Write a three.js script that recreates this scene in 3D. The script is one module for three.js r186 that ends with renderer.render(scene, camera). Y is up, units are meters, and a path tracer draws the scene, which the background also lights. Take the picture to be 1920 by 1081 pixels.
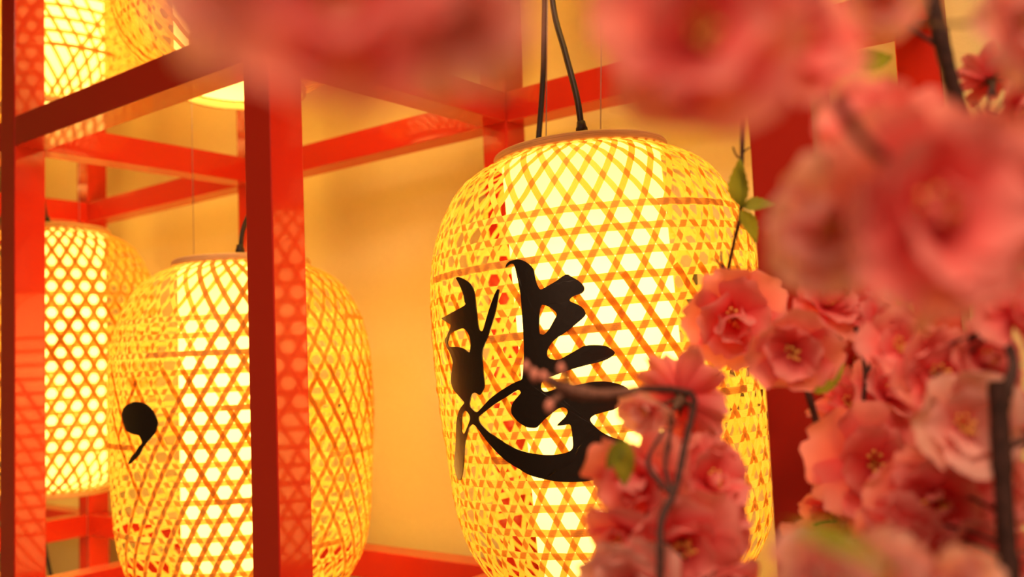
import * as THREE from 'three';
import { RoundedBoxGeometry } from 'three/addons/geometries/RoundedBoxGeometry.js';
import { RectAreaLightUniformsLib } from 'three/addons/lights/RectAreaLightUniformsLib.js';
import { TessellateModifier } from 'three/addons/modifiers/TessellateModifier.js';
import { mergeGeometries } from 'three/addons/utils/BufferGeometryUtils.js';

// ---------------------------------------------------------------- camera, exposure, light colours
const scene = new THREE.Scene();
scene.background = new THREE.Color(0x000000);
const rad = THREE.MathUtils.degToRad;
const camera = new THREE.PerspectiveCamera(2 * Math.atan(540.5 / 1730) * 180 / Math.PI, 1920 / 1081, 0.01, 30);
camera.position.set(0, 1.5, 0);
camera.rotation.order = 'YXZ';
camera.rotation.set(rad(4.47), rad(37.24), rad(-2.4));
camera.focus = 0.88;
camera.userData.fStop = 3.9;
scene.add(camera);

const renderer = new THREE.WebGLRenderer({ antialias: true });
renderer.toneMapping = THREE.LinearToneMapping;
renderer.toneMappingExposure = 1.0;
renderer.shadowMap.enabled = true;
renderer.shadowMap.type = THREE.PCFSoftShadowMap;

const lin = (r, g, b) => new THREE.Color().setRGB(r, g, b);
const LANTERN_LIGHT = lin(1, 0.60, 0.11);
const BULB_UPPER = 0.21, BULB_LOWER = 0.14;      // candela of the two lamps in one lantern
const ROOM_LIGHT = lin(1, 0.60, 0.38), ROOM_LEVEL = 17.5;

// ceiling panels of the room, behind and above the photographer
RectAreaLightUniformsLib.init();
const CEILING = 3.1;
function ceilingPanel(x, z, label) {
  const g = new THREE.Group(); g.name = numbered('ceiling_light'); g.position.set(x, CEILING, z);
  g.userData = { label, category: 'ceiling light', group: 'ceiling light panels' };
  mesh('frame', new RoundedBoxGeometry(1.24, 0.03, 0.64, 2, 0.006), std(0.7, 0.66, 0.6, 0.5), g).position.y = -0.015;
  const pane = mesh('diffuser', new THREE.BoxGeometry(1.16, 0.006, 0.56), new THREE.MeshStandardMaterial({ color: lin(0.8, 0.8, 0.8), emissive: ROOM_LIGHT, emissiveIntensity: 5, roughness: 0.6 }), g);
  pane.position.y = -0.033;
  const l = new THREE.RectAreaLight(ROOM_LIGHT, ROOM_LEVEL, 1.16, 0.56);
  l.position.set(0, -0.04, 0); l.rotation.x = -Math.PI / 2; g.add(l);
  scene.add(g);
}

// ---------------------------------------------------------------- helpers
const taken = new Map();
function numbered(name) { const n = taken.get(name) ?? 0; taken.set(name, n + 1); return n ? `${name}_${String(n).padStart(3, '0')}` : name; }
function rng(seed) { let a = seed >>> 0; return () => { a = (a + 0x6D2B79F5) >>> 0; let t = Math.imul(a ^ (a >>> 15), 1 | a); t = (t + Math.imul(t ^ (t >>> 7), 61 | t)) ^ t; return ((t ^ (t >>> 14)) >>> 0) / 4294967296; }; }
function std(r, g, b, rough, extra = {}) { return new THREE.MeshStandardMaterial({ color: lin(r, g, b), roughness: rough, side: THREE.DoubleSide, ...extra }); }
function phys(r, g, b, rough, extra = {}) { return new THREE.MeshPhysicalMaterial({ color: lin(r, g, b), roughness: rough, side: THREE.DoubleSide, ...extra }); }
function mesh(name, geometry, material, parent) {
  const m = new THREE.Mesh(geometry, material); m.name = name; m.castShadow = true; m.receiveShadow = true; parent.add(m); return m;
}
function noiseTexture(w, h, seed, fn, srgb = false) {
  const r = rng(seed), d = new Uint8Array(w * h * 4);
  const lat = (n) => { const a = new Float32Array(n * n); for (let i = 0; i < a.length; i++) a[i] = r(); return (x, y) => { x *= n; y *= n; const xi = Math.floor(x), yi = Math.floor(y), fx = x - xi, fy = y - yi, g = (i, j) => a[((j % n + n) % n) * n + ((i % n + n) % n)]; const sx = fx * fx * (3 - 2 * fx), sy = fy * fy * (3 - 2 * fy); return (g(xi, yi) * (1 - sx) + g(xi + 1, yi) * sx) * (1 - sy) + (g(xi, yi + 1) * (1 - sx) + g(xi + 1, yi + 1) * sx) * sy; }; };
  const a = lat(8), b = lat(32), c = lat(128);
  for (let y = 0; y < h; y++) for (let x = 0; x < w; x++) { const v = fn(x / w, y / h, a, b, c, r); d.set([v[0] * 255, v[1] * 255, v[2] * 255, 255], (y * w + x) * 4); }
  const t = new THREE.DataTexture(d, w, h); t.wrapS = t.wrapT = THREE.RepeatWrapping; t.magFilter = THREE.LinearFilter; t.minFilter = THREE.LinearMipmapLinearFilter; t.generateMipmaps = true;
  if (srgb) t.colorSpace = THREE.SRGBColorSpace; t.needsUpdate = true; return t;
}
const grey = (v) => [v, v, v];

// ---------------------------------------------------------------- materials
const plasterBump = noiseTexture(256, 256, 11, (x, y, a, b, c) => grey(0.3 * b(x, y) + 0.5 * c(x, y) + 0.1));
const plasterTone = noiseTexture(256, 256, 12, (x, y, a, b, c) => grey(0.93 + 0.04 * a(x, y) + 0.03 * c(x, y)));
function plaster(r, g, b, rx, ry) {
  const bump = plasterBump.clone(), tone = plasterTone.clone(); bump.repeat.set(rx, ry); tone.repeat.set(rx / 3, ry / 3);
  return std(r, g, b, 0.85, { bumpMap: bump, bumpScale: 0.0006, map: tone });
}
const paintBump = noiseTexture(128, 128, 21, (x, y, a, b, c) => grey(0.6 * b(x, y) + 0.3 * c(x, y)));
const redPaint = [0, 1, 2].map((k) => phys(0.48 - 0.02 * k, 0.021, 0.010, 0.4, { ior: 1.45, specularIntensity: 0.25, clearcoat: 0.75, clearcoatRoughness: 0.07, bumpMap: paintBump, bumpScale: 0.00003 }));
const woodTone = noiseTexture(256, 256, 31, (x, y, a, b, c) => { const v = 0.72 + 0.2 * b(x * 0.25, y * 2) + 0.1 * c(x * 0.3, y); return [v, v * 0.97, v * 0.92]; }, true);
const capWood = std(0.95, 0.70, 0.38, 0.6, { map: woodTone });
const bambooTone = noiseTexture(256, 64, 41, (x, y, a, b, c) => { const v = 0.80 + 0.14 * b(x * 0.5, y * 4) + 0.08 * c(x, y * 2); return [v, v * 0.985, v * 0.96]; }, true);
const bamboo = [[0.93, 0.62, 0.18], [0.91, 0.58, 0.15], [0.94, 0.66, 0.22], [0.89, 0.54, 0.13]].map(([r, g, b]) => phys(r, g, b, 1, { transmission: 0.5, thickness: 0, ior: 1.3, specularIntensity: 0, map: bambooTone }));
const spliceBamboo = [phys(0.96, 0.60, 0.12, 1, { transmission: 0.72, thickness: 0, ior: 1.3, specularIntensity: 0, map: bambooTone }), phys(0.96, 0.54, 0.10, 1, { transmission: 0.7, thickness: 0, ior: 1.3, specularIntensity: 0, map: bambooTone })];
const diffuserCloth = phys(0.92, 0.90, 0.84, 1, { transmission: 0.5, thickness: 0, ior: 1.2, specularIntensity: 0, emissive: lin(1, 0.53, 0.125), emissiveIntensity: 2.3 });
const blackCord = std(0.02, 0.018, 0.016, 0.5);
const steel = std(0.42, 0.40, 0.38, 0.35, { metalness: 1 });
const ink = phys(0.012, 0.009, 0.007, 0.32, { clearcoat: 0.3, clearcoatRoughness: 0.2 });

// ---------------------------------------------------------------- the room
function structure(name, geometry, material, x, y, z, label) {
  const m = mesh(name, geometry, material, scene); m.position.set(x, y, z); m.userData = { kind: 'structure', label }; return m;
}
const X0 = -4.2, X1 = 2.6, ZB = -1.21, ZF = 3.4, TH = 0.12;
const cx = (X0 + X1) / 2, cz = (ZB + ZF) / 2, wx = X1 - X0, wz = ZF - ZB;
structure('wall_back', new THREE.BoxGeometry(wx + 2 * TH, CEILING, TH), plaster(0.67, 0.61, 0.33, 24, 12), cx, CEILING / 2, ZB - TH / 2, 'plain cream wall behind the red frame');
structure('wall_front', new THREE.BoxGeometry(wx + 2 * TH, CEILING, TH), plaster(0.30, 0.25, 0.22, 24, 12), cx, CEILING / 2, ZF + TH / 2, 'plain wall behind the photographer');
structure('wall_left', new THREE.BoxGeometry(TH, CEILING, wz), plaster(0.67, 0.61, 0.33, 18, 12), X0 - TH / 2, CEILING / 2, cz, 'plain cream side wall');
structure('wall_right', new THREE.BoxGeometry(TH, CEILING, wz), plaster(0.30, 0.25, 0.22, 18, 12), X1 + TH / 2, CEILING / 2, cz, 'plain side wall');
structure('floor', new THREE.BoxGeometry(wx + 2 * TH, TH, wz + 2 * TH), plaster(0.20, 0.16, 0.13, 20, 14), cx, -TH / 2, cz, 'plain matt floor');
structure('ceiling', new THREE.BoxGeometry(wx + 2 * TH, TH, wz + 2 * TH), plaster(0.35, 0.30, 0.26, 20, 14), cx, CEILING + TH / 2, cz, 'plain ceiling');
ceilingPanel(0.55, 0.40, 'flat ceiling light panel above the blossom sprays');
ceilingPanel(0.4, 2.0, 'flat ceiling light panel towards the wall behind the photographer');

// ---------------------------------------------------------------- red lattice frame
const P = 0.0465;                                     // square section of posts and beams
const COLS = [-2.668, -2.066, -1.4645, -0.8605, -0.2627], ROWS = [-0.641, -1.0737], LEVELS = [0.4535, 1.1535, 1.8535, 2.5535];
{
  const frame = new THREE.Group(); frame.name = 'display_frame';
  frame.userData = { label: 'glossy red painted timber lattice frame the lanterns hang in', category: 'frame' };
  scene.add(frame);
  const H = LEVELS[3] + P, post = new RoundedBoxGeometry(P, H, P, 2, 0.0022);
  const acrossLengths = new Map();
  let k = 0;
  for (const x of COLS) for (const z of ROWS) { const m = mesh('post', post.clone(), redPaint[k++ % 3], frame); m.position.set(x + P / 2, H / 2, z - P / 2); }
  for (const y of LEVELS) {
    for (const z of ROWS) for (let i = 0; i + 1 < COLS.length; i++) {
      const len = COLS[i + 1] - COLS[i] - P, key = len.toFixed(4);
      if (!acrossLengths.has(key)) acrossLengths.set(key, new RoundedBoxGeometry(len - 0.0004, P - 0.0006, P - 0.0006, 2, 0.0018));
      mesh('beam', acrossLengths.get(key).clone(), redPaint[k++ % 3], frame).position.set(COLS[i] + P + len / 2, y + P / 2, z - P / 2);
    }
    const depth = ROWS[0] - ROWS[1] - P;
    if (!acrossLengths.has('depth')) acrossLengths.set('depth', new RoundedBoxGeometry(P - 0.0006, P - 0.0006, depth - 0.0004, 2, 0.0018));
    for (const x of COLS) mesh('beam', acrossLengths.get('depth').clone(), redPaint[k++ % 3], frame).position.set(x + P / 2, y + P / 2, ROWS[0] - P - depth / 2);
  }
}

// ---------------------------------------------------------------- woven lanterns
// outline of the basket: height above the lantern's base, radius
const K = 0.975;
const PROFILE = [[0.489, 0.096], [0.478, 0.124 * K], [0.460, 0.147 * K], [0.428, 0.167 * K], [0.398, 0.178 * K], [0.368, 0.184 * K], [0.333, 0.1865 * K], [0.250, 0.1865 * K], [0.132, 0.179 * K], [0.087, 0.1705 * K], [0.061, 0.159 * K], [0.034, 0.139 * K], [0.020, 0.115 * K], [0.010, 0.096]];
const outline = new THREE.SplineCurve(PROFILE.map(([y, r]) => new THREE.Vector2(r, y)));
outline.arcLengthDivisions = 800;
const LEN = outline.getLength();
const SAMPLES = Array.from({ length: 1201 }, (_, i) => outline.getPointAt(i / 1200));
function onOutline(s) { const t = THREE.MathUtils.clamp(s / LEN, 0, 1) * 1200, i = Math.min(1199, Math.floor(t)), f = t - i, a = SAMPLES[i], b = SAMPLES[i + 1]; return [a.x + (b.x - a.x) * f, a.y + (b.y - a.y) * f]; }
function sAtHeight(y) { let lo = 0, hi = LEN; for (let i = 0; i < 40; i++) { const m = (lo + hi) / 2; if (onOutline(m)[1] > y) lo = m; else hi = m; } return lo; }
function radiusAt(y) { return onOutline(sAtHeight(y))[0]; }
const N = 42, PITCH = 0.0232, HOOPS = 15, S0 = sAtHeight(0.409), TURN = Math.PI / N / PITCH, WAVE = 0.00055;
function point(s, th, off, out) {
  const [r, y] = onOutline(s), [r2, y2] = onOutline(s + 0.001), [r1, y1] = onOutline(s - 0.001);
  let nx = -(y2 - y1), ny = r2 - r1; const l = Math.hypot(nx, ny) || 1; nx /= l; ny /= l;
  return out.set((r + nx * off) * Math.sin(th), y + ny * off, (r + nx * off) * Math.cos(th));
}
// a flat strip that follows path(t) = [s, theta, lift], slightly crowned across its width
function stripGeometry(path, steps, width) {
  const pos = [], uv = [], idx = [], p = new THREE.Vector3(), q = new THREE.Vector3(), o = new THREE.Vector3(), t = new THREE.Vector3(), n = new THREE.Vector3(), side = new THREE.Vector3();
  let run = 0; const prev = new THREE.Vector3();
  for (let i = 0; i <= steps; i++) {
    const f = i / steps, a = path(f), b = path(Math.min(1, f + 0.5 / steps)), c = path(Math.max(0, f - 0.5 / steps));
    point(a[0], a[1], a[2], o); point(b[0], b[1], b[2], p); point(c[0], c[1], c[2], q); t.subVectors(p, q).normalize();
    point(a[0], a[1], a[2] + 0.01, n).sub(o).normalize(); side.crossVectors(t, n).normalize();
    if (i) run += prev.distanceTo(o); prev.copy(o);
    for (let k = -1; k <= 1; k++) { const lift = k ? 0 : 0.00035; pos.push(o.x + side.x * k * width / 2 + n.x * lift, o.y + side.y * k * width / 2 + n.y * lift, o.z + side.z * k * width / 2 + n.z * lift); uv.push(run / 0.25, (k + 1) / 2); }
    if (i < steps) for (let k = 0; k < 2; k++) { const v = i * 3 + k; idx.push(v, v + 1, v + 3, v + 1, v + 4, v + 3); }
  }
  const g = new THREE.BufferGeometry(); g.setAttribute('position', new THREE.Float32BufferAttribute(pos, 3)); g.setAttribute('uv', new THREE.Float32BufferAttribute(uv, 2)); g.setIndex(idx); g.computeVertexNormals(); return g;
}
const rowOf = (s) => (s - S0) / PITCH;                 // 0 on the first hoop, 1 on the next
function liftRising(s) { return WAVE * Math.cos(2 * Math.PI * rowOf(s)); }          // over the hoops, under the falling strips
function liftFalling(s) { return -WAVE * Math.cos(2 * Math.PI * rowOf(s)); }
const SEG = 104;
const slantGeometry = (sign, from, to, extra, width) => stripGeometry((f) => { const s = from + (to - from) * f; return [s, sign * TURN * (s - S0), (sign > 0 ? liftRising(s) : liftFalling(s)) + extra]; }, Math.max(20, Math.round(SEG * (to - from) / LEN)), width);
const risingGeometry = slantGeometry(1, 0, LEN, 0, 0.0065), fallingGeometry = slantGeometry(-1, 0, LEN, 0, 0.0065);
const splices = [[2.7, 7.4], [3.1, 6.9], [2.9, 8.6], [3.6, 7.8], [5.1, 9.9]].map(([a, b]) => slantGeometry(1, S0 + a * PITCH, S0 + b * PITCH, 0.0010, 0.0066));
splices.push(slantGeometry(-1, S0 + 3.3 * PITCH, S0 + 6.4 * PITCH, 0.0010, 0.0066));
function hoopGeometry(row, start, lap) {
  const s = S0 + row * PITCH, span = 2 * Math.PI + lap;
  return stripGeometry((f) => { const th = start + span * f, over = Math.max(0, Math.min(1, (f * span - 2 * Math.PI) / 0.06 + 0.5)); return [s, th, -WAVE * Math.cos(th * N - row * Math.PI) + 0.0011 * over]; }, 252, 0.0072);
}
const capGeometry = new THREE.LatheGeometry([[0, 0.489], [0.092, 0.489], [0.0965, 0.490], [0.0978, 0.4925], [0.0978, 0.4975], [0.0966, 0.4995], [0.094, 0.5005], [0, 0.5005]].map(([a, b]) => new THREE.Vector2(a, b)), 72);
const ringGeometry = new THREE.LatheGeometry([[0.0905, 0.0], [0.0965, 0.0], [0.0978, 0.0015], [0.0978, 0.009], [0.0965, 0.0105], [0.0905, 0.0105], [0.0905, 0.0]].map(([a, b]) => new THREE.Vector2(a, b)), 72);
const diffuserGeometry = new THREE.LatheGeometry([[0, 0.012], [0.084, 0.012], [0.0875, 0.0135], [0.089, 0.017], [0.089, 0.4885]].map(([a, b]) => new THREE.Vector2(a, b)), 64);

const body = new THREE.Group(); body.name = 'bamboo_lantern';
{
  const r = rng(5);
  mesh('cap', capGeometry, capWood, body);
  mesh('bottom_ring', ringGeometry, capWood, body);
  mesh('light_diffuser', diffuserGeometry, diffuserCloth, body);
  for (let i = 0; i < N; i++) {
    mesh('slanted_strip', risingGeometry, bamboo[Math.floor(r() * 4)], body).rotation.y = 2 * Math.PI * i / N;
    mesh('slanted_strip', fallingGeometry, bamboo[Math.floor(r() * 4)], body).rotation.y = 2 * Math.PI * (i + 0.5) / N;
    if (i % 6 !== 4) mesh('splice_strip', splices[Math.floor(r() * 5)], spliceBamboo[Math.floor(r() * 2)], body).rotation.y = 2 * Math.PI * i / N;
    if (i % 7 === 3) mesh('splice_strip', splices[5], spliceBamboo[Math.floor(r() * 2)], body).rotation.y = 2 * Math.PI * (i + 0.5) / N;
  }
  for (let k = 0; k < HOOPS; k++) mesh('hoop', hoopGeometry(k, k * 2.4 + r() * 1.2, 0.5 + 0.5 * r()), bamboo[Math.floor(r() * 4)], body);
}
function tube(points, radius, parts = 40, sides = 8) { return new THREE.TubeGeometry(new THREE.CatmullRomCurve3(points, false, 'centripetal'), parts, radius, sides, false); }
const V = (a) => new THREE.Vector3(a[0], a[1], a[2]);
function bulbs(parent) {
  for (const [y, I, size] of [[0.33, BULB_UPPER, 3.4], [0.15, BULB_LOWER, 3.6]]) {
    const l = new THREE.PointLight(LANTERN_LIGHT, I, 0, 2); l.position.y = y; l.castShadow = true; l.shadow.radius = size; l.shadow.bias = -0.002; parent.add(l);
  }
}
function lantern(at, spin, label, turn) {
  const g = body.clone(); g.name = numbered('bamboo_lantern'); g.position.set(...at);
  if (turn) g.quaternion.set(...turn);
  if (spin) for (const c of g.children) c.rotation.y += spin;
  g.userData = { label, category: 'lantern', group: 'woven bamboo lanterns in the red frame' };
  for (const c of g.children) c.geometry = c.geometry.clone();   // single users trace faster than instances with overlapping bounds
  bulbs(g); scene.add(g); g.updateMatrixWorld(true); return g;
}
// electric cords (with a black gland on the cap) and steel hanging wires, given in world metres
function hang(g, cords, wires) {
  const local = (p) => g.worldToLocal(V(p));
  for (const c of cords) {
    const pts = c.map(local);
    mesh('power_cord', tube(pts, 0.0034, 48, 10), blackCord, g);
    const gland = new THREE.LatheGeometry([[0, 0], [0.0062, 0], [0.0062, 0.005], [0.0052, 0.0065], [0.0044, 0.012], [0, 0.012]].map(([a, b]) => new THREE.Vector2(a, b)), 18);
    mesh('cord_gland', gland, blackCord, g).position.copy(pts[0]);
  }
  for (const w of wires) mesh('hanging_wire', tube(w.map(local), 0.0006, 2, 6), steel, g);
}
// black lettering cut from a thin sheet and bent round the basket; outline in (angle, height)
function lettering(name, data, spin, parent, lift = 0.0022) {
  const R0 = 0.18, shape = new THREE.Shape(), close = (pts) => new THREE.SplineCurve([...pts, pts[0]].map(([a, y]) => new THREE.Vector2(a * R0, y))).getPoints(pts.length * 3).slice(0, -1);
  shape.setFromPoints(close(data.outer));
  for (const h of data.holes) { const q = new THREE.Path(); q.setFromPoints(close(h)); shape.holes.push(q); }
  let g = new THREE.ExtrudeGeometry(shape, { depth: 0.0012, bevelEnabled: false, curveSegments: 1 });
  g = new TessellateModifier(0.012, 5).modify(g);
  const p = g.attributes.position, v = new THREE.Vector3();
  for (let i = 0; i < p.count; i++) { const th = p.getX(i) / R0 + spin, y = p.getY(i); point(sAtHeight(y), th, lift + p.getZ(i), v); p.setXYZ(i, v.x, v.y, v.z); }
  g.deleteAttribute('uv'); g.computeVertexNormals();
  return mesh(name, g, ink, parent);
}
const MAIN = {"at":[-0.5364,1.2333,-0.8842],"turn":[0.01527,-0.00197,0.02008,0.99968]}, LANTERN_2 = [-1.1227,1.162,-0.8289], LANTERN_3 = [-1.7558,1.287,-0.8681], CORDS = {"main":[[[-0.5947,1.7303,-0.84],[-0.5837,1.8149,-0.842],[-0.5784,1.869,-0.8408],[-0.575,1.9051,-0.8398],[-0.5662,2.0431,-0.8392]],[[-0.5072,1.7325,-0.7985],[-0.512,1.7671,-0.8004],[-0.5316,1.8259,-0.8113],[-0.5542,1.8892,-0.8257],[-0.5643,2.043,-0.8407]]],"mainwires":[[[-0.5695,1.7307,-0.8215],[-0.5473,2.0274,-0.8174]],[[-0.5591,1.734,-0.9172],[-0.5333,2.0609,-0.9129]]]};
const CHARACTER = {"outer":[[-0.2597,0.359],[-0.229,0.3588],[-0.164,0.3537],[-0.1239,0.3478],[-0.1083,0.3384],[-0.1048,0.3267],[-0.1017,0.316],[-0.0968,0.307],[-0.0858,0.3036],[-0.0731,0.3029],[-0.0604,0.3058],[-0.0358,0.3148],[-0.0077,0.3247],[0.0274,0.3355],[0.0464,0.34],[0.0568,0.3405],[0.0594,0.3389],[0.0446,0.3288],[0.0153,0.3149],[-0.0218,0.302],[-0.0592,0.2911],[-0.086,0.2831],[-0.0914,0.2748],[-0.0928,0.2665],[-0.0932,0.2659],[-0.0943,0.2517],[-0.1124,0.2458],[-0.138,0.2422],[-0.163,0.244],[-0.1824,0.2445],[-0.2043,0.2426],[-0.2241,0.2371],[-0.2341,0.2327],[-0.2181,0.2293],[-0.1796,0.2256],[-0.1238,0.2311],[-0.0672,0.2378],[0.0169,0.2452],[0.1058,0.2517],[0.1436,0.2535],[0.1535,0.2564],[0.1535,0.2559],[0.1677,0.269],[0.1772,0.2821],[0.1828,0.2998],[0.1845,0.3187],[0.1852,0.3321],[0.1793,0.3423],[0.1708,0.3526],[0.1619,0.3602],[0.1521,0.3623],[0.1345,0.3625],[0.1202,0.3612],[0.1085,0.3597],[0.1135,0.3625],[0.1319,0.3651],[0.1603,0.3659],[0.188,0.3657],[0.2209,0.3632],[0.2517,0.3586],[0.2694,0.3537],[0.2723,0.348],[0.2798,0.3401],[0.2968,0.3352],[0.3257,0.3369],[0.3766,0.3408],[0.4337,0.3462],[0.4622,0.3434],[0.4957,0.3389],[0.5168,0.3341],[0.5177,0.3302],[0.5014,0.3273],[0.4652,0.3258],[0.4464,0.3239],[0.4397,0.3222],[0.4505,0.3202],[0.4786,0.3175],[0.503,0.3136],[0.5132,0.3085],[0.5016,0.3054],[0.4698,0.3011],[0.4065,0.2935],[0.3621,0.2894],[0.3291,0.285],[0.3068,0.28],[0.2988,0.2746],[0.3065,0.2714],[0.3332,0.2694],[0.3635,0.2694],[0.4137,0.2732],[0.4632,0.2773],[0.4937,0.2794],[0.5404,0.2794],[0.5919,0.2777],[0.6193,0.2746],[0.6364,0.2708],[0.6212,0.2675],[0.5729,0.264],[0.502,0.262],[0.4241,0.2595],[0.3727,0.2573],[0.3208,0.2547],[0.2743,0.2526],[0.2558,0.2494],[0.2482,0.245],[0.2574,0.2418],[0.2763,0.2408],[0.3196,0.2423],[0.3652,0.2439],[0.4216,0.2444],[0.4899,0.2459],[0.5387,0.2462],[0.5866,0.2452],[0.6396,0.2422],[0.6744,0.2388],[0.6848,0.2353],[0.6633,0.2289],[0.6356,0.2227],[0.6034,0.2195],[0.5662,0.2184],[0.51,0.2163],[0.4871,0.2138],[0.4837,0.2111],[0.4985,0.2069],[0.5262,0.2014],[0.5607,0.197],[0.5957,0.1936],[0.6342,0.1906],[0.6438,0.1856],[0.6294,0.1757],[0.5995,0.1661],[0.5533,0.1612],[0.502,0.1586],[0.4382,0.1569],[0.3616,0.1568],[0.2769,0.158],[0.1767,0.162],[0.1073,0.1663],[0.0371,0.1746],[-0.0222,0.1811],[0.0812,0.1697],[0.0004,0.1773],[-0.0755,0.1882],[-0.1399,0.1998],[-0.1927,0.2103],[-0.2224,0.2137],[-0.2506,0.2124],[-0.2771,0.2081],[-0.3221,0.1968],[-0.3469,0.1887],[-0.3724,0.1772],[-0.4068,0.1655],[-0.4432,0.1582],[-0.4686,0.1564],[-0.4952,0.158],[-0.5159,0.1653],[-0.5109,0.1735],[-0.4694,0.1855],[-0.4262,0.2008],[-0.3998,0.2136],[-0.372,0.2217],[-0.334,0.2291],[-0.2831,0.2346],[-0.2878,0.2369],[-0.3212,0.2415],[-0.3686,0.2474],[-0.3929,0.2526],[-0.3958,0.2595],[-0.3732,0.2674],[-0.3559,0.2741],[-0.3496,0.276],[-0.3611,0.2811],[-0.3857,0.2879],[-0.41,0.2915],[-0.419,0.296],[-0.43,0.2989],[-0.3971,0.3029],[-0.3659,0.3074],[-0.3417,0.3126],[-0.3583,0.315],[-0.4012,0.3179],[-0.4497,0.3214],[-0.4174,0.3226],[-0.3302,0.325],[-0.1951,0.3301],[-0.1927,0.3338],[-0.2001,0.3414],[-0.2263,0.3506],[-0.2545,0.3572]],"holes":[[[-0.3878,0.2989],[-0.3559,0.3046],[-0.2895,0.3069],[-0.227,0.3081],[-0.1957,0.3054],[-0.173,0.2992],[-0.1698,0.2917],[-0.1815,0.2844],[-0.1975,0.2846],[-0.2325,0.2883],[-0.2927,0.2907],[-0.375,0.2918],[-0.3962,0.2946]],[[-0.2781,0.2278],[-0.2545,0.225],[-0.2429,0.2204],[-0.2627,0.2149],[-0.3156,0.2053],[-0.3354,0.2046],[-0.3479,0.2069],[-0.3303,0.2183],[-0.3084,0.225]],[[-0.1659,0.2213],[-0.1122,0.2261],[-0.0234,0.2337],[0.0551,0.2394],[0.1173,0.2443],[0.1338,0.2423],[0.1293,0.2407],[0.1046,0.2369],[0.0788,0.2326],[0.0645,0.2269],[0.0688,0.221],[0.1012,0.2144],[0.1413,0.2097],[0.1758,0.2083],[0.2038,0.2088],[0.2421,0.2147],[0.2857,0.2199],[0.3274,0.2245],[0.3535,0.2253],[0.3713,0.2234],[0.3725,0.22],[0.3538,0.2157],[0.3113,0.2094],[0.3432,0.209],[0.3753,0.2094],[0.383,0.2063],[0.3843,0.1961],[0.3799,0.1882],[0.3534,0.1845],[0.3003,0.1828],[0.2402,0.1828],[0.1579,0.1847],[0.0726,0.189],[-0.0009,0.1951],[-0.0265,0.1979],[-0.1068,0.2063],[-0.1561,0.2136],[-0.1726,0.218]],[[0.2957,0.3209],[0.3228,0.3192],[0.3516,0.3154],[0.3685,0.3106],[0.3524,0.3055],[0.3203,0.2973],[0.2933,0.2934],[0.278,0.2939],[0.2695,0.296],[0.2769,0.3091],[0.2847,0.3178]]]};
const COMMA = {"outer":[[-0.0292,0.2886],[-0.0074,0.2977],[0.0515,0.3031],[0.1209,0.306],[0.1985,0.3048],[0.2561,0.3006],[0.2991,0.2931],[0.3248,0.2851],[0.335,0.2792],[0.3237,0.2714],[0.307,0.266],[0.2598,0.2578],[0.2095,0.2504],[0.1802,0.243],[0.1585,0.2385],[0.0979,0.2318],[0.0562,0.2276],[0.0331,0.2277],[0.0497,0.2321],[0.0803,0.2378],[0.1212,0.2429],[0.1474,0.2479],[0.18,0.2529],[0.1886,0.2558],[0.177,0.2603],[0.1576,0.2639],[0.0923,0.2657],[0.0293,0.2696],[0.001,0.2765],[-0.0195,0.2846]],"holes":[]};

const big = lantern(MAIN.at, 0.055, 'glowing woven bamboo lantern with a large black brushed character', MAIN.turn);
hang(big, CORDS.main, CORDS.mainwires);
lettering('brush_character', CHARACTER, 0, big);
lettering('brush_character', CHARACTER, 2.75, big);
const second = lantern(LANTERN_2, 0.9, 'glowing woven bamboo lantern with a black comma mark, behind the front post');
const up2 = [LANTERN_2[0], 1.912, LANTERN_2[2]];
const A2 = [LANTERN_2[0], LANTERN_2[1] + 0.5, LANTERN_2[2]];
const shift = (p, x, y, z) => [p[0] + x, p[1] + y, p[2] + z];
// horizontal unit vectors along and across the view, used only to place the cords round each cap
const RX = [0.796, -0.605], TX = [0.605, 0.796];
const around = (p, a, b, y = 0) => [p[0] + RX[0] * a + TX[0] * b, p[1] + y, p[2] + RX[1] * a + TX[1] * b];
hang(second, [[around(A2, 0.022, 0.084), around(A2, 0.026, 0.08, 0.035), around(A2, 0.045, 0.05, 0.10), around(A2, 0.05, 0.02, up2[1] - A2[1])]],
  [[around(A2, -0.067, 0.01), around(A2, -0.067, 0.01, up2[1] - A2[1])], [around(A2, 0.06, -0.02), around(A2, 0.06, -0.02, up2[1] - A2[1])]]);
lettering('comma_mark', COMMA, 0, second);
lettering('comma_mark', COMMA, 2.859, second);
const third = lantern(LANTERN_3, 2.1, 'glowing woven bamboo lantern without a mark, half hidden behind a red post');
const A3 = [LANTERN_3[0], LANTERN_3[1] + 0.5, LANTERN_3[2]], up3 = [LANTERN_3[0], 2.011, LANTERN_3[2]];
hang(third, [[around(A3, 0.026, 0.08), around(A3, 0.018, 0.077, 0.04), around(A3, -0.01, 0.05, 0.12), around(A3, -0.03, 0.03, up3[1] - A3[1])]],
  [[around(A3, 0.057, 0.02), around(A3, 0.057, 0.02, up3[1] - A3[1])]]);
const upper = [
  [lantern(up2, 3.3, 'upper woven bamboo lantern hanging above the lantern with the comma, open glowing base'), up2],
  [lantern(up3, 4.0, 'upper woven bamboo lantern hanging above the unmarked half hidden lantern'), up3],
  [lantern([MAIN.at[0] - 0.02, 2.05, MAIN.at[2]], 5.0, 'upper woven bamboo lantern hanging above the lantern with the large character'), [MAIN.at[0] - 0.02, 2.05, MAIN.at[2]]]];
for (const [g, p] of upper) { const A = shift(p, 0, 0.5, 0), h = CEILING - A[1]; hang(g, [[around(A, 0.02, 0.02), around(A, 0.02, 0.02, h / 2), around(A, 0.0, 0.0, h)]], [[around(A, -0.06, 0), around(A, -0.06, 0, h)], [around(A, 0.06, 0), around(A, 0.06, 0, h)]]); }
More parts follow.
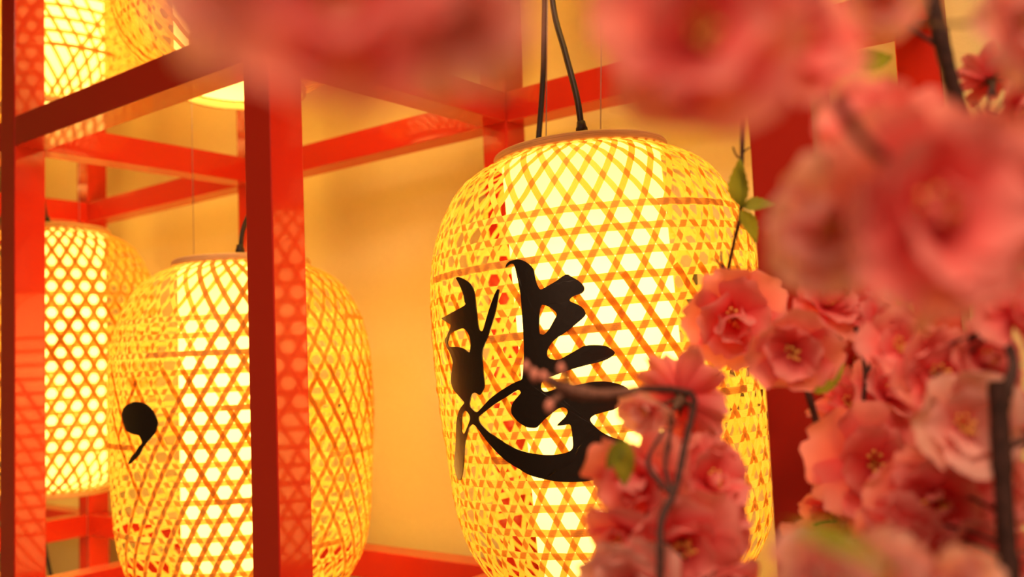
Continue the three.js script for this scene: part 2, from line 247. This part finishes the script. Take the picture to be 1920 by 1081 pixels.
// the end bay to the left, whose lanterns light the wall there
for (const [p, spin, label] of [[[-2.362, 1.27, -0.872], 0.4, 'lower of two woven bamboo lanterns in the end bay of the frame'], [[-2.362, 2.0, -0.872], 1.9, 'upper of two woven bamboo lanterns in the end bay of the frame']]) {
  const g = lantern(p, spin, label), A = shift(p, 0, 0.5, 0), h = p[1] > 1.5 ? CEILING - A[1] : 0.23;
  hang(g, [[around(A, 0.02, 0.02), around(A, 0.03, 0.02, h / 2), around(A, 0.02, 0.02, h)]], [[around(A, -0.06, 0), around(A, -0.06, 0, h)], [around(A, 0.06, 0), around(A, 0.06, 0, h)]]);
}
{ // the next lantern down, of which only the cord shows
  const p = [LANTERN_3[0], 0.60, LANTERN_3[2]], g = lantern(p, 1.3, 'lower woven bamboo lantern hanging under the unmarked half hidden lantern'), A = shift(p, 0, 0.5, 0);
  hang(g, [[around(A, 0.042, 0.07), around(A, 0.026, 0.068, 0.05), around(A, -0.01, 0.05, 0.187)]], [[around(A, 0.06, 0), around(A, 0.06, 0, 0.187)]]);
}

// ---------------------------------------------------------------- artificial cherry blossom
const petalDye = [ // linear colours from the throat to the rim of a petal
  [[0.82, 0.045, 0.06], [0.94, 0.20, 0.21], [0.95, 0.40, 0.38]],
  [[0.90, 0.16, 0.17], [0.95, 0.45, 0.42], [0.96, 0.62, 0.57]]];
function petalGeometry(seed, width, cup, ruffle, dye) {
  const r = rng(seed), NU = 8, NV = 9, pos = [], col = [], idx = [], uv = [], ph = r() * 6, ph2 = r() * 6, notch = 0.05 + 0.07 * r(), lean = (r() - 0.5) * 0.2, c = new THREE.Color();
  for (let j = 0; j <= NV; j++) for (let i = 0; i <= NU; i++) {
    const u = i / NU * 2 - 1, v = j / NV;
    const hw = width * 0.5 * (0.16 + 0.84 * Math.pow(Math.sin(Math.PI * Math.min(1, 0.04 + 0.60 * v)), 1.1)) * (v > 0.75 ? 1 - 0.9 * Math.pow((v - 0.75) / 0.25, 2) * 0.28 : 1);
    const x = u * hw + lean * v * v, y = v * (1 - 0.20 * u * u * v * v) - notch * Math.exp(-(u * u) / 0.05) * Math.pow(v, 8) + 0.02 * v * Math.sin(9 * u + ph);
    const z = cup * v * v * 0.55 + cup * 0.35 * u * u * v - 0.18 * Math.pow(v, 5) + ruffle * v * v * (Math.sin(4.4 * u + ph) * 0.6 + Math.sin(8 * u + ph2) * 0.35 + 0.4 * Math.sin(7 * v + ph2));
    pos.push(x, y, z); uv.push(i / NU, v);
    const q = Math.min(1, v * 1.15 + 0.06 * Math.sin(u * 7 + ph)), a = q < 0.45 ? dye[0] : dye[1], b = q < 0.45 ? dye[1] : dye[2], f = q < 0.45 ? q / 0.45 : (q - 0.45) / 0.55;
    col.push(...a.map((w, k) => w + (b[k] - w) * Math.max(0, f)));
    if (i < NU && j < NV) { const n = j * (NU + 1) + i; idx.push(n, n + 1, n + NU + 1, n + 1, n + NU + 2, n + NU + 1); }
  }
  const g = new THREE.BufferGeometry(); g.setAttribute('position', new THREE.Float32BufferAttribute(pos, 3)); g.setAttribute('color', new THREE.Float32BufferAttribute(col, 3)); g.setAttribute('uv', new THREE.Float32BufferAttribute(uv, 2)); g.setIndex(idx); g.computeVertexNormals(); return g;
}
const petals = petalDye.map((dye, d) => ({
  outer: [1, 2, 3, 4].map((k) => petalGeometry(60 + k + d * 50, 0.92 + 0.05 * k, 0.22 + 0.07 * k, 0.05, dye)),
  narrow: [1, 2, 3].map((k) => petalGeometry(70 + k + d * 50, 0.36 + 0.05 * k, 0.22 + 0.05 * k, 0.04, dye)),
  inner: [1, 2, 3].map((k) => petalGeometry(80 + k + d * 50, 0.92, 0.80, 0.06, dye)) }));
const petalCloth = [phys(1, 1, 1, 1, { vertexColors: true, transmission: 0.52, thickness: 0, ior: 1.2, specularIntensity: 0 }), phys(0.94, 0.92, 0.92, 1, { vertexColors: true, transmission: 0.44, thickness: 0, ior: 1.2, specularIntensity: 0 })];
const barkTone = noiseTexture(128, 128, 51, (x, y, a, b, c) => grey(0.5 + 0.35 * b(x * 2, y * 0.4) + 0.15 * c(x, y)), true);
const bark = std(0.10, 0.040, 0.034, 0.75, { map: barkTone });
const calyxGreen = std(0.10, 0.055, 0.03, 0.7), stamenYellow = std(0.85, 0.50, 0.12, 0.7), budPink = std(0.62, 0.25, 0.19, 0.8), youngBark = std(0.36, 0.17, 0.12, 0.8, { map: barkTone });
const leafGreen = [phys(0.30, 0.36, 0.04, 1, { transmission: 0.5, thickness: 0, ior: 1.2, specularIntensity: 0 }), phys(0.25, 0.30, 0.05, 1, { transmission: 0.4, thickness: 0, ior: 1.2, specularIntensity: 0 })];
const calyxGeometry = (() => {
  const parts = [new THREE.LatheGeometry([[0.012, -0.42], [0.05, -0.36], [0.085, -0.22], [0.11, -0.06], [0.05, 0.0], [0, 0.02]].map(([a, b]) => new THREE.Vector2(a, b)), 10).rotateX(Math.PI / 2).toNonIndexed()];
  for (let k = 0; k < 5; k++) { const s = new THREE.ConeGeometry(0.07, 0.34, 5).scale(1, 1, 0.3).translate(0, 0.2, -0.02).rotateX(-0.2).rotateZ(k * 2 * Math.PI / 5 + 0.3); parts.push(s.toNonIndexed()); }
  return mergeGeometries(parts);
})();
const stamenGeometry = (() => {
  const r = rng(99), parts = [];
  for (let k = 0; k < 11; k++) { const a = r() * 6.28, o = 0.15 + 0.5 * r(), l = 0.28 + 0.16 * r(), d = new THREE.Vector3(Math.sin(o) * Math.cos(a), Math.sin(o) * Math.sin(a), Math.cos(o)); const e = d.clone().multiplyScalar(l);
    parts.push(new THREE.TubeGeometry(new THREE.LineCurve3(new THREE.Vector3(), e), 1, 0.009, 5).toNonIndexed()); parts.push(new THREE.IcosahedronGeometry(0.03, 1).translate(e.x, e.y, e.z)); }
  return mergeGeometries(parts.map((p) => p.index ? p.toNonIndexed() : p));
})();
// rings of petals: count, tilt from flat (degrees), length, set of shapes
const KINDS = [
  [[6, 12, 1.0, 'outer'], [5, 34, 0.72, 'outer']],
  [[5, 20, 1.0, 'outer'], [4, 46, 0.74, 'outer']],
  [[6, 10, 1.0, 'outer'], [6, 30, 0.82, 'outer'], [3, 56, 0.46, 'inner']],
  [[5, 4, 1.0, 'outer'], [4, 30, 0.86, 'outer'], [3, 54, 0.74, 'inner']],
  [[9, 6, 1.0, 'narrow'], [8, 24, 0.92, 'narrow'], [6, 44, 0.70, 'narrow']]];
function makeFlower(kind, tone, seed) {
  const r = rng(seed), f = new THREE.Group(); f.name = 'flower';
  KINDS[kind].forEach(([count, tilt, len, set], ring) => {
    for (let k = 0; k < count; k++) {
      const list = petals[tone][set], m = mesh('petal', list[Math.floor(r() * list.length)].clone(), petalCloth[Math.floor(r() * 2)], f);
      const az = 2 * Math.PI * (k + 0.5 * ring) / count + (r() - 0.5) * 0.35, up = rad(tilt + (r() - 0.5) * 26), l = len * (0.88 + 0.24 * r());
      m.quaternion.setFromEuler(new THREE.Euler(0, 0, az)).multiply(new THREE.Quaternion().setFromEuler(new THREE.Euler(up, 0, 0))).multiply(new THREE.Quaternion().setFromEuler(new THREE.Euler(0, (r() - 0.5) * 0.5, 0)));
      m.scale.set(l, l, l * (0.8 + 0.4 * r())); m.position.z = 0.02 * ring;
    }
  });
  mesh('calyx', calyxGeometry, calyxGreen, f); mesh('stamens', stamenGeometry, stamenYellow, f);
  return f;
}
function leafGeometry(seed) {
  const r = rng(seed), NV = 14, pos = [], idx = [], uv = [], bend = 0.12 + 0.12 * r();
  for (let j = 0; j <= NV; j++) for (let i = -2; i <= 2; i++) {
    const v = j / NV, saw = 1 + (Math.abs(i) === 2 ? 0.12 * ((j % 2) ? 1 : -0.4) : 0), hw = 0.23 * Math.pow(Math.sin(Math.PI * Math.pow(v, 0.8)), 0.85) * saw, u = i / 2;
    pos.push(u * hw, v - 0.03 * Math.abs(u), 0.35 * Math.abs(u) * hw - bend * v * v + 0.02 * Math.sin(9 * v + i)); uv.push(u, v);
    if (i < 2 && j < NV) { const n = j * 5 + i + 2; idx.push(n, n + 1, n + 5, n + 1, n + 6, n + 5); }
  }
  const g = new THREE.BufferGeometry(); g.setAttribute('position', new THREE.Float32BufferAttribute(pos, 3)); g.setAttribute('uv', new THREE.Float32BufferAttribute(uv, 2)); g.setIndex(idx); g.computeVertexNormals(); return g;
}
const leaves = [leafGeometry(7), leafGeometry(8), leafGeometry(9)];
function taperedTube(pts, r0, r1) {
  const n = pts.length * 7, curve = new THREE.CatmullRomCurve3(pts.map(V), false, 'centripetal'), g = new THREE.TubeGeometry(curve, n, 1, 8, false), p = g.attributes.position, c = new THREE.Vector3(), q = new THREE.Vector3(), r = rng(Math.round(pts[0][0] * 9999) + 77);
  for (let i = 0; i <= n; i++) { curve.getPointAt(i / n, c); const w = (r0 + (r1 - r0) * i / n) * (0.9 + 0.25 * r()); for (let k = 0; k <= 8; k++) { const at = i * 9 + k; q.fromBufferAttribute(p, at).sub(c).multiplyScalar(w).add(c); p.setXYZ(at, q.x, q.y, q.z); } }
  g.computeVertexNormals(); return g;
}
const SPRAYS = [{"label":"strongly blurred cherry blossom spray hanging above the front red post","stems":[{"r":[0.0022,0.0012],"pts":[[-0.0754,1.6002,-0.1344],[-0.0861,1.5783,-0.1096],[-0.0932,1.565,-0.0929],[-0.0986,1.5563,-0.0833]]}],"flowers":[{"at":[-0.0928,1.5508,-0.0857],"r":0.0174,"face":[0.668,-0.18,0.722],"kind":0,"tone":0,"spin":0,"joint":[-0.0971,1.5588,-0.086]},{"at":[-0.1102,1.5554,-0.0809],"r":0.0125,"face":[0.196,-0.342,0.919],"kind":1,"tone":1,"spin":1.1,"joint":[-0.0986,1.5563,-0.0833]},{"at":[-0.0869,1.5525,-0.1027],"r":0.0136,"face":[0.864,-0.386,0.324],"kind":2,"tone":1,"spin":0.4,"joint":[-0.0922,1.5669,-0.0953]}],"leaves":[],"buds":[]},{"label":"cherry blossom spray with a large open bloom hanging over the cap of the big lantern","stems":[{"r":[0.0022,0.0013],"pts":[[-0.0704,1.6132,-0.2062],[-0.0707,1.5858,-0.2087],[-0.0713,1.5687,-0.2162],[-0.0686,1.5601,-0.2216],[-0.0655,1.551,-0.2287],[-0.0597,1.5426,-0.2465]]}],"flowers":[{"at":[-0.0796,1.5641,-0.1726],"r":0.0236,"face":[0.517,-0.123,0.847],"kind":0,"tone":0,"spin":0.3,"joint":[-0.071,1.5785,-0.2119]},{"at":[-0.075,1.5693,-0.2071],"r":0.0186,"face":[0.822,0.12,0.556],"kind":1,"tone":0,"spin":1.7,"joint":[-0.0713,1.5687,-0.2162]},{"at":[-0.0567,1.5329,-0.2497],"r":0.0315,"face":[0.607,-0.028,0.795],"kind":2,"tone":0,"spin":0.9,"joint":[-0.0597,1.5426,-0.2465]},{"at":[-0.0795,1.5331,-0.2513],"r":0.0202,"face":[-0.009,-0.232,0.973],"kind":0,"tone":1,"spin":2.2,"joint":[-0.0597,1.5426,-0.2465]},{"at":[-0.0417,1.5442,-0.2789],"r":0.0231,"face":[0.962,0.012,0.273],"kind":1,"tone":0,"spin":0.2,"joint":[-0.0597,1.5426,-0.2465]},{"at":[-0.082,1.5686,-0.3089],"r":0.0217,"face":[0.275,0.698,0.661],"kind":2,"tone":0,"spin":0.5,"joint":[-0.0597,1.5426,-0.2465]},{"at":[-0.0611,1.5198,-0.2792],"r":0.0195,"face":[0.448,-0.76,0.472],"kind":3,"tone":1,"spin":0.7,"joint":[-0.0597,1.5426,-0.2465]}],"leaves":[{"at":[-0.1394,1.6448,-0.4846],"len":0.0264,"dir":[0.65,0.299,-0.699],"up":[0.734,0.32,0.608]}],"buds":[]},{"label":"thin upright twig with green leaves and a double pink bloom before the big lantern","stems":[{"r":[0.0016,0.0012],"pts":[[-0.2295,1.6822,-0.5637],[-0.2353,1.6367,-0.5636],[-0.2423,1.5898,-0.5693],[-0.2513,1.572,-0.5768],[-0.2642,1.5506,-0.5905],[-0.2746,1.5257,-0.5951],[-0.2789,1.5075,-0.5873],[-0.2827,1.4975,-0.5791]]},{"r":[0.0007,0.0005],"pts":[[-0.2626,1.5532,-0.5864],[-0.2665,1.5614,-0.5826],[-0.2698,1.5634,-0.5799]]},{"r":[0.0007,0.0005],"pts":[[-0.2626,1.5532,-0.5864],[-0.2643,1.5642,-0.5841],[-0.2636,1.5685,-0.5841]]},{"r":[0.0007,0.0005],"pts":[[-0.2367,1.6236,-0.5639],[-0.2394,1.6272,-0.5615],[-0.2407,1.6325,-0.56]]},{"r":[0.0007,0.0005],"pts":[[-0.2367,1.6271,-0.5636],[-0.2336,1.6304,-0.5656],[-0.2316,1.6317,-0.567]]}],"flowers":[{"at":[-0.2492,1.523,-0.5643],"r":0.0375,"face":[0.462,-0.216,0.86],"kind":3,"tone":0,"spin":0.2,"joint":[-0.2701,1.5364,-0.5931]}],"leaves":[{"at":[-0.2393,1.5943,-0.5648],"len":0.0312,"dir":[0.045,0.981,0.187],"up":[-0.133,-0.025,0.981]},{"at":[-0.2389,1.5932,-0.5653],"len":0.0215,"dir":[0.907,0.103,-0.409],"up":[0.523,0.436,0.653]},{"at":[-0.2396,1.5908,-0.5649],"len":0.0236,"dir":[0.371,-0.901,-0.223],"up":[0.718,0.121,0.6]}],"buds":[]},{"label":"drooping blossom spray with a long bare budded twig across the black character","stems":[{"r":[0.002,0.0016],"pts":[[-0.2237,1.3202,-0.3831],[-0.219,1.3674,-0.3883],[-0.2175,1.4009,-0.3925],[-0.2203,1.4203,-0.401],[-0.2189,1.4327,-0.4135],[-0.2175,1.4551,-0.425],[-0.2152,1.472,-0.4314],[-0.2147,1.4782,-0.4311],[-0.2198,1.4812,-0.4269],[-0.2334,1.4833,-0.4101]]},{"r":[0.0019,0.0036],"pts":[[-0.2334,1.4833,-0.4101],[-0.2417,1.4814,-0.3977],[-0.2474,1.4818,-0.387],[-0.2545,1.4842,-0.3789]],"young":1},{"r":[0.0034,0.0016],"pts":[[-0.2541,1.4841,-0.3792],[-0.2573,1.4865,-0.374],[-0.2606,1.4899,-0.3699],[-0.2638,1.4927,-0.3647],[-0.2664,1.4971,-0.3585]],"young":1},{"r":[0.0012,0.0018],"pts":[[-0.2544,1.4852,-0.3788],[-0.2582,1.4812,-0.3725],[-0.2605,1.4775,-0.3687]],"young":1},{"r":[0.0012,0.0016],"pts":[[-0.2548,1.4855,-0.3785],[-0.2544,1.4913,-0.3757],[-0.2551,1.494,-0.3736]],"young":1},{"r":[0.0014,0.0008],"pts":[[-0.2196,1.4314,-0.4131],[-0.2265,1.4421,-0.4194],[-0.2285,1.4572,-0.429],[-0.2287,1.465,-0.4344]]},{"r":[0.0014,0.0009],"pts":[[-0.2197,1.4301,-0.4131],[-0.2333,1.4452,-0.4139],[-0.2303,1.4614,-0.4272]]},{"r":[0.0006,0.0004],"pts":[[-0.2514,1.453,-0.4246],[-0.2565,1.4598,-0.4201],[-0.2609,1.4662,-0.4161]]},{"r":[0.0006,0.0004],"pts":[[-0.2503,1.453,-0.4254],[-0.2521,1.4587,-0.4235],[-0.2533,1.4658,-0.4219]]}],"flowers":[{"at":[-0.2499,1.4737,-0.4867],"r":0.0334,"face":[-0.087,0.381,-0.921],"kind":4,"tone":0,"spin":0.4,"joint":[-0.2287,1.465,-0.4344]},{"at":[-0.2476,1.4721,-0.4445],"r":0.0179,"face":[-0.07,-0.388,0.919],"kind":1,"tone":1,"spin":0.8,"joint":[-0.2287,1.465,-0.4344]},{"at":[-0.2624,1.4395,-0.512],"r":0.0308,"face":[0.87,0.042,0.491],"kind":4,"tone":0,"spin":1.3,"joint":[-0.2287,1.465,-0.4344]},{"at":[-0.2488,1.4339,-0.4348],"r":0.0312,"face":[0.117,-0.258,0.959],"kind":3,"tone":0,"spin":0.6,"joint":[-0.2282,1.455,-0.4276]},{"at":[-0.2276,1.4297,-0.4639],"r":0.0289,"face":[0.926,0.245,0.289],"kind":2,"tone":0,"spin":0.1,"joint":[-0.2282,1.455,-0.4276]},{"at":[-0.2514,1.4079,-0.4227],"r":0.0264,"face":[-0.08,-0.339,0.937],"kind":1,"tone":0,"spin":2.0,"joint":[-0.2255,1.4366,-0.4134]},{"at":[-0.2259,1.406,-0.4297],"r":0.0326,"face":[0.651,-0.275,0.708],"kind":0,"tone":0,"spin":1.2,"joint":[-0.2197,1.4301,-0.4131]},{"at":[-0.2207,1.4041,-0.459],"r":0.0255,"face":[0.995,-0.082,0.055],"kind":3,"tone":0,"spin":0.9,"joint":[-0.2197,1.4301,-0.4131]},{"at":[-0.2397,1.3877,-0.4084],"r":0.0319,"face":[0.15,-0.365,0.919],"kind":2,"tone":1,"spin":0.2,"joint":[-0.2187,1.4092,-0.3961]},{"at":[-0.2113,1.3849,-0.4302],"r":0.0292,"face":[0.786,-0.522,0.331],"kind":1,"tone":0,"spin":1.5,"joint":[-0.2191,1.412,-0.3974]}],"leaves":[{"at":[-0.2348,1.4586,-0.3951],"len":0.023,"dir":[-0.059,-0.996,0.073],"up":[0.313,0.042,0.9]},{"at":[-0.236,1.4587,-0.3942],"len":0.0167,"dir":[-0.427,-0.872,0.239],"up":[0.603,-0.078,0.794]}],"buds":[{"at":[-0.2662,1.4969,-0.3586],"r":0.0023},{"at":[-0.2633,1.4926,-0.3613],"r":0.0026},{"at":[-0.2597,1.4916,-0.3641],"r":0.0023},{"at":[-0.2528,1.4951,-0.369],"r":0.0023},{"at":[-0.2588,1.4772,-0.3662],"r":0.0026}]},{"label":"dense pink blossom spray on dark stems before the dark face of the right post","stems":[{"r":[0.003,0.0022],"pts":[[-0.1856,1.2573,-0.5883],[-0.1881,1.3546,-0.5769],[-0.1892,1.4274,-0.5563],[-0.1935,1.4515,-0.5506],[-0.1963,1.4707,-0.5466],[-0.1984,1.4851,-0.5436],[-0.2023,1.4978,-0.552]]},{"r":[0.0016,0.0012],"pts":[[-0.1758,1.3885,-0.5703],[-0.173,1.4329,-0.568],[-0.1718,1.4599,-0.5663],[-0.1689,1.4836,-0.5662],[-0.1699,1.5027,-0.5636],[-0.171,1.5117,-0.5619]]},{"r":[0.001,0.0008],"pts":[[-0.1695,1.482,-0.5659],[-0.1666,1.4866,-0.5676],[-0.1668,1.4911,-0.5671]]}],"flowers":[{"at":[-0.1944,1.5005,-0.5199],"r":0.0282,"face":[0.341,-0.353,0.871],"kind":0,"tone":0,"spin":0.5,"joint":[-0.2012,1.4942,-0.5496]},{"at":[-0.1911,1.525,-0.5705],"r":0.0264,"face":[0.626,0.507,0.593],"kind":3,"tone":0,"spin":0.9,"joint":[-0.2023,1.4978,-0.552]},{"at":[-0.1633,1.4327,-0.5503],"r":0.0404,"face":[0.442,0.029,0.897],"kind":0,"tone":0,"spin":0.1,"joint":[-0.173,1.4329,-0.568]},{"at":[-0.1898,1.4893,-0.6128],"r":0.0215,"face":[0.688,0.135,0.713],"kind":0,"tone":0,"spin":0.3,"joint":[-0.1666,1.4866,-0.5676]},{"at":[-0.1794,1.5197,-0.5988],"r":0.0237,"face":[0.681,0.27,0.68],"kind":1,"tone":0,"spin":0.6,"joint":[-0.1707,1.5091,-0.5624]},{"at":[-0.1654,1.5121,-0.5913],"r":0.0198,"face":[0.84,0.142,0.524],"kind":3,"tone":0,"spin":1.0,"joint":[-0.1702,1.5053,-0.5631]},{"at":[-0.185,1.4637,-0.5811],"r":0.0247,"face":[0.397,0.279,0.875],"kind":4,"tone":0,"spin":0.4,"joint":[-0.172,1.456,-0.5665]},{"at":[-0.1633,1.4699,-0.5844],"r":0.0259,"face":[0.749,0.227,0.623],"kind":3,"tone":0,"spin":0.7,"joint":[-0.171,1.4667,-0.5663]},{"at":[-0.2061,1.3901,-0.5471],"r":0.0134,"face":[0.136,-0.453,0.881],"kind":3,"tone":0,"spin":1.0,"joint":[-0.1887,1.3962,-0.5651]},{"at":[-0.1944,1.4035,-0.5673],"r":0.0227,"face":[0.052,-0.429,0.902],"kind":1,"tone":0,"spin":0.3,"joint":[-0.1889,1.4066,-0.5622]},{"at":[-0.1669,1.447,-0.628],"r":0.0275,"face":[0.89,0.131,0.436],"kind":2,"tone":0,"spin":1.8,"joint":[-0.1727,1.4406,-0.5675]}],"leaves":[{"at":[-0.1935,1.4737,-0.5484],"len":0.0254,"dir":[0.668,0.692,-0.272],"up":[0.408,0.237,0.847]},{"at":[-0.214,1.4758,-0.6146],"len":0.0213,"dir":[0.792,0.175,-0.585],"up":[0.467,0.493,0.576]}],"buds":[]},{"label":"crowded blossom spray on the thickest dark stem","stems":[{"r":[0.0046,0.004],"pts":[[-0.0812,1.3008,-0.4618],[-0.0802,1.3702,-0.4557],[-0.0802,1.4049,-0.4524],[-0.0787,1.451,-0.449],[-0.0776,1.4822,-0.4467]]},{"r":[0.003,0.0018],"pts":[[-0.0783,1.4649,-0.4479],[-0.0755,1.4783,-0.455],[-0.0733,1.4897,-0.4619],[-0.0757,1.4993,-0.4654],[-0.0791,1.5062,-0.4684],[-0.0799,1.5111,-0.4674]]},{"r":[0.0016,0.001],"pts":[[-0.0783,1.451,-0.4493],[-0.0733,1.4554,-0.4526],[-0.0646,1.4573,-0.4717]]}],"flowers":[{"at":[-0.1163,1.4845,-0.5053],"r":0.0312,"face":[0.607,-0.028,0.795],"kind":0,"tone":0,"spin":0.7,"joint":[-0.0791,1.5062,-0.4684]},{"at":[-0.1314,1.4973,-0.5051],"r":0.0236,"face":[0.201,0.268,0.942],"kind":1,"tone":0,"spin":0.2,"joint":[-0.0791,1.5062,-0.4684]},{"at":[-0.0938,1.4894,-0.4967],"r":0.0221,"face":[0.823,0.247,0.512],"kind":2,"tone":0,"spin":0.5,"joint":[-0.0791,1.5062,-0.4684]},{"at":[-0.0743,1.5113,-0.4716],"r":0.0206,"face":[0.798,0.343,0.495],"kind":3,"tone":0,"spin":1.0,"joint":[-0.0791,1.5062,-0.4684]},{"at":[-0.0967,1.4615,-0.4595],"r":0.0291,"face":[0.527,0.122,0.841],"kind":1,"tone":1,"spin":0.6,"joint":[-0.0785,1.4555,-0.4487]},{"at":[-0.0853,1.4584,-0.5314],"r":0.0204,"face":[0.929,0.12,0.351],"kind":0,"tone":0,"spin":1.1,"joint":[-0.0646,1.4573,-0.4717]},{"at":[-0.1156,1.4255,-0.4864],"r":0.0338,"face":[0.311,-0.165,0.936],"kind":2,"tone":0,"spin":1.4,"joint":[-0.0796,1.4247,-0.4509]},{"at":[-0.1,1.4256,-0.5109],"r":0.0292,"face":[0.765,0.023,0.643],"kind":3,"tone":0,"spin":0.3,"joint":[-0.0646,1.4573,-0.4717]},{"at":[-0.1063,1.4086,-0.6337],"r":0.0259,"face":[0.855,-0.304,0.42],"kind":4,"tone":0,"spin":0.6,"joint":[-0.0646,1.4573,-0.4717]},{"at":[-0.1304,1.4081,-0.4768],"r":0.0247,"face":[0.15,-0.365,0.919],"kind":0,"tone":0,"spin":0.9,"joint":[-0.08,1.4115,-0.4519]},{"at":[-0.108,1.4015,-0.482],"r":0.028,"face":[0.627,-0.391,0.674],"kind":1,"tone":0,"spin":0.1,"joint":[-0.0802,1.4049,-0.4524]},{"at":[-0.1074,1.3786,-0.5603],"r":0.026,"face":[0.789,-0.291,0.541],"kind":2,"tone":0,"spin":1.2,"joint":[-0.0802,1.3702,-0.4557]}],"leaves":[{"at":[-0.108,1.4133,-0.5564],"len":0.0275,"dir":[0.059,-0.998,-0.018],"up":[0.313,0.042,0.9]},{"at":[-0.1438,1.4123,-0.5293],"len":0.0173,"dir":[-0.43,-0.671,0.604],"up":[0.567,0.229,0.725]}],"buds":[]},{"label":"pale pink blossom spray with one long blurred green leaf","stems":[{"r":[0.0018,0.0012],"pts":[[-0.08,1.3618,-0.3056],[-0.0872,1.4008,-0.3025],[-0.0977,1.4214,-0.2989],[-0.1101,1.4321,-0.2883]]}],"flowers":[{"at":[-0.1052,1.4268,-0.2926],"r":0.0184,"face":[0.421,0.244,0.873],"kind":3,"tone":1,"spin":0.4,"joint":[-0.103,1.426,-0.2944]},{"at":[-0.094,1.42,-0.3144],"r":0.0225,"face":[0.661,0.327,0.675],"kind":0,"tone":1,"spin":0.9,"joint":[-0.0947,1.4155,-0.2999]},{"at":[-0.0763,1.4173,-0.3281],"r":0.0191,"face":[0.809,0.217,0.546],"kind":1,"tone":1,"spin":0.2,"joint":[-0.0902,1.4067,-0.3015]}],"leaves":[{"at":[-0.0604,1.4494,-0.211],"len":0.0272,"dir":[-0.553,0.577,0.601],"up":[0.702,0.692,-0.151]}],"buds":[]},{"label":"blossom spray on a straight dark stem before the back corner post","stems":[{"r":[0.0042,0.0036],"pts":[[-0.0981,1.7579,-0.4796],[-0.1005,1.6863,-0.4849],[-0.0993,1.6649,-0.4879],[-0.0978,1.6468,-0.4933],[-0.0966,1.6316,-0.4995],[-0.0944,1.6138,-0.5092],[-0.089,1.5853,-0.5288]]},{"r":[0.0012,0.0009],"pts":[[-0.0979,1.6463,-0.4933],[-0.1054,1.6531,-0.4869],[-0.113,1.6597,-0.4805]]},{"r":[0.0011,0.0008],"pts":[[-0.089,1.5853,-0.5288],[-0.0895,1.6219,-0.5499],[-0.0892,1.639,-0.5611]]},{"r":[0.0008,0.0005],"pts":[[-0.09,1.619,-0.5499],[-0.0932,1.625,-0.5468],[-0.0947,1.6294,-0.5453]]},{"r":[0.0008,0.0005],"pts":[[-0.09,1.619,-0.5499],[-0.0852,1.6246,-0.553],[-0.0815,1.6302,-0.5552]]}],"flowers":[{"at":[-0.0904,1.6462,-0.5721],"r":0.0216,"face":[-0.249,0.846,-0.472],"kind":4,"tone":0,"spin":0.3,"joint":[-0.0892,1.639,-0.5611]},{"at":[-0.0367,1.5858,-0.2787],"r":0.0181,"face":[0.727,-0.294,0.621],"kind":0,"tone":1,"spin":0.5,"joint":[-0.113,1.6597,-0.4805]},{"at":[-0.0673,1.5983,-0.2668],"r":0.0128,"face":[0.318,-0.494,0.809],"kind":1,"tone":1,"spin":0.7,"joint":[-0.113,1.6597,-0.4805]},{"at":[-0.0785,1.6213,-0.5584],"r":0.0202,"face":[0.895,-0.293,0.336],"kind":2,"tone":0,"spin":0.6,"joint":[-0.0894,1.6292,-0.5547]},{"at":[-0.0903,1.5964,-0.5267],"r":0.0222,"face":[0.436,-0.469,0.768],"kind":3,"tone":0,"spin":1.1,"joint":[-0.0892,1.601,-0.5378]}],"leaves":[],"buds":[]}];
const zAxis = new THREE.Vector3(0, 0, 1);
let flowerCount = 0;
for (const s of SPRAYS) {
  const g = new THREE.Group(); g.name = numbered('blossom_spray'); const base = V(s.stems[0].pts[0]); g.position.copy(base);
  g.userData = { label: s.label, category: 'blossom', group: 'artificial cherry blossom sprays' };
  const rel = (p) => [p[0] - base.x, p[1] - base.y, p[2] - base.z];
  for (const st of s.stems) mesh('stem', taperedTube(st.pts.map(rel), st.r[0], st.r[1]), st.young ? youngBark : bark, g);
  for (const fl of s.flowers) {
    const f = makeFlower(fl.kind, fl.tone, 300 + 17 * flowerCount++), d = V(fl.face);
    f.quaternion.setFromUnitVectors(zAxis, d.clone().normalize()).multiply(new THREE.Quaternion().setFromAxisAngle(zAxis, fl.spin));
    f.scale.setScalar(fl.r); f.position.copy(V(rel(fl.at))); g.add(f);
    const from = V(rel(fl.at)).addScaledVector(d, -0.36 * fl.r), to = V(rel(fl.joint)), mid = from.clone().lerp(to, 0.45).addScaledVector(d, -0.25 * fl.r);
    mesh('flower_stalk', taperedTube([to.toArray(), mid.toArray(), from.toArray()], 0.0009, 0.0007), bark, g);
  }
  s.leaves.forEach((lf, k) => {
    const y = V(lf.dir).normalize(), zz = V(lf.up), x = new THREE.Vector3().crossVectors(y, zz).normalize(), z = new THREE.Vector3().crossVectors(x, y);
    const m = mesh('leaf', leaves[k % 3], leafGreen[k % 2], g); m.quaternion.setFromRotationMatrix(new THREE.Matrix4().makeBasis(x, y, z)); m.scale.setScalar(lf.len); m.position.copy(V(rel(lf.at)));
  });
  for (const b of s.buds) { const m = mesh('bud', budGeometry(), budPink, g); m.scale.setScalar(b.r); m.position.copy(V(rel(b.at))); }
  scene.add(g);
}
function budGeometry() { return (budGeometry.g ??= new THREE.LatheGeometry([[0, -1.4], [0.5, -1.1], [0.95, -0.3], [0.85, 0.5], [0.4, 1.2], [0, 1.5]].map(([a, b]) => new THREE.Vector2(a, b)), 12)); }

renderer.render(scene, camera);
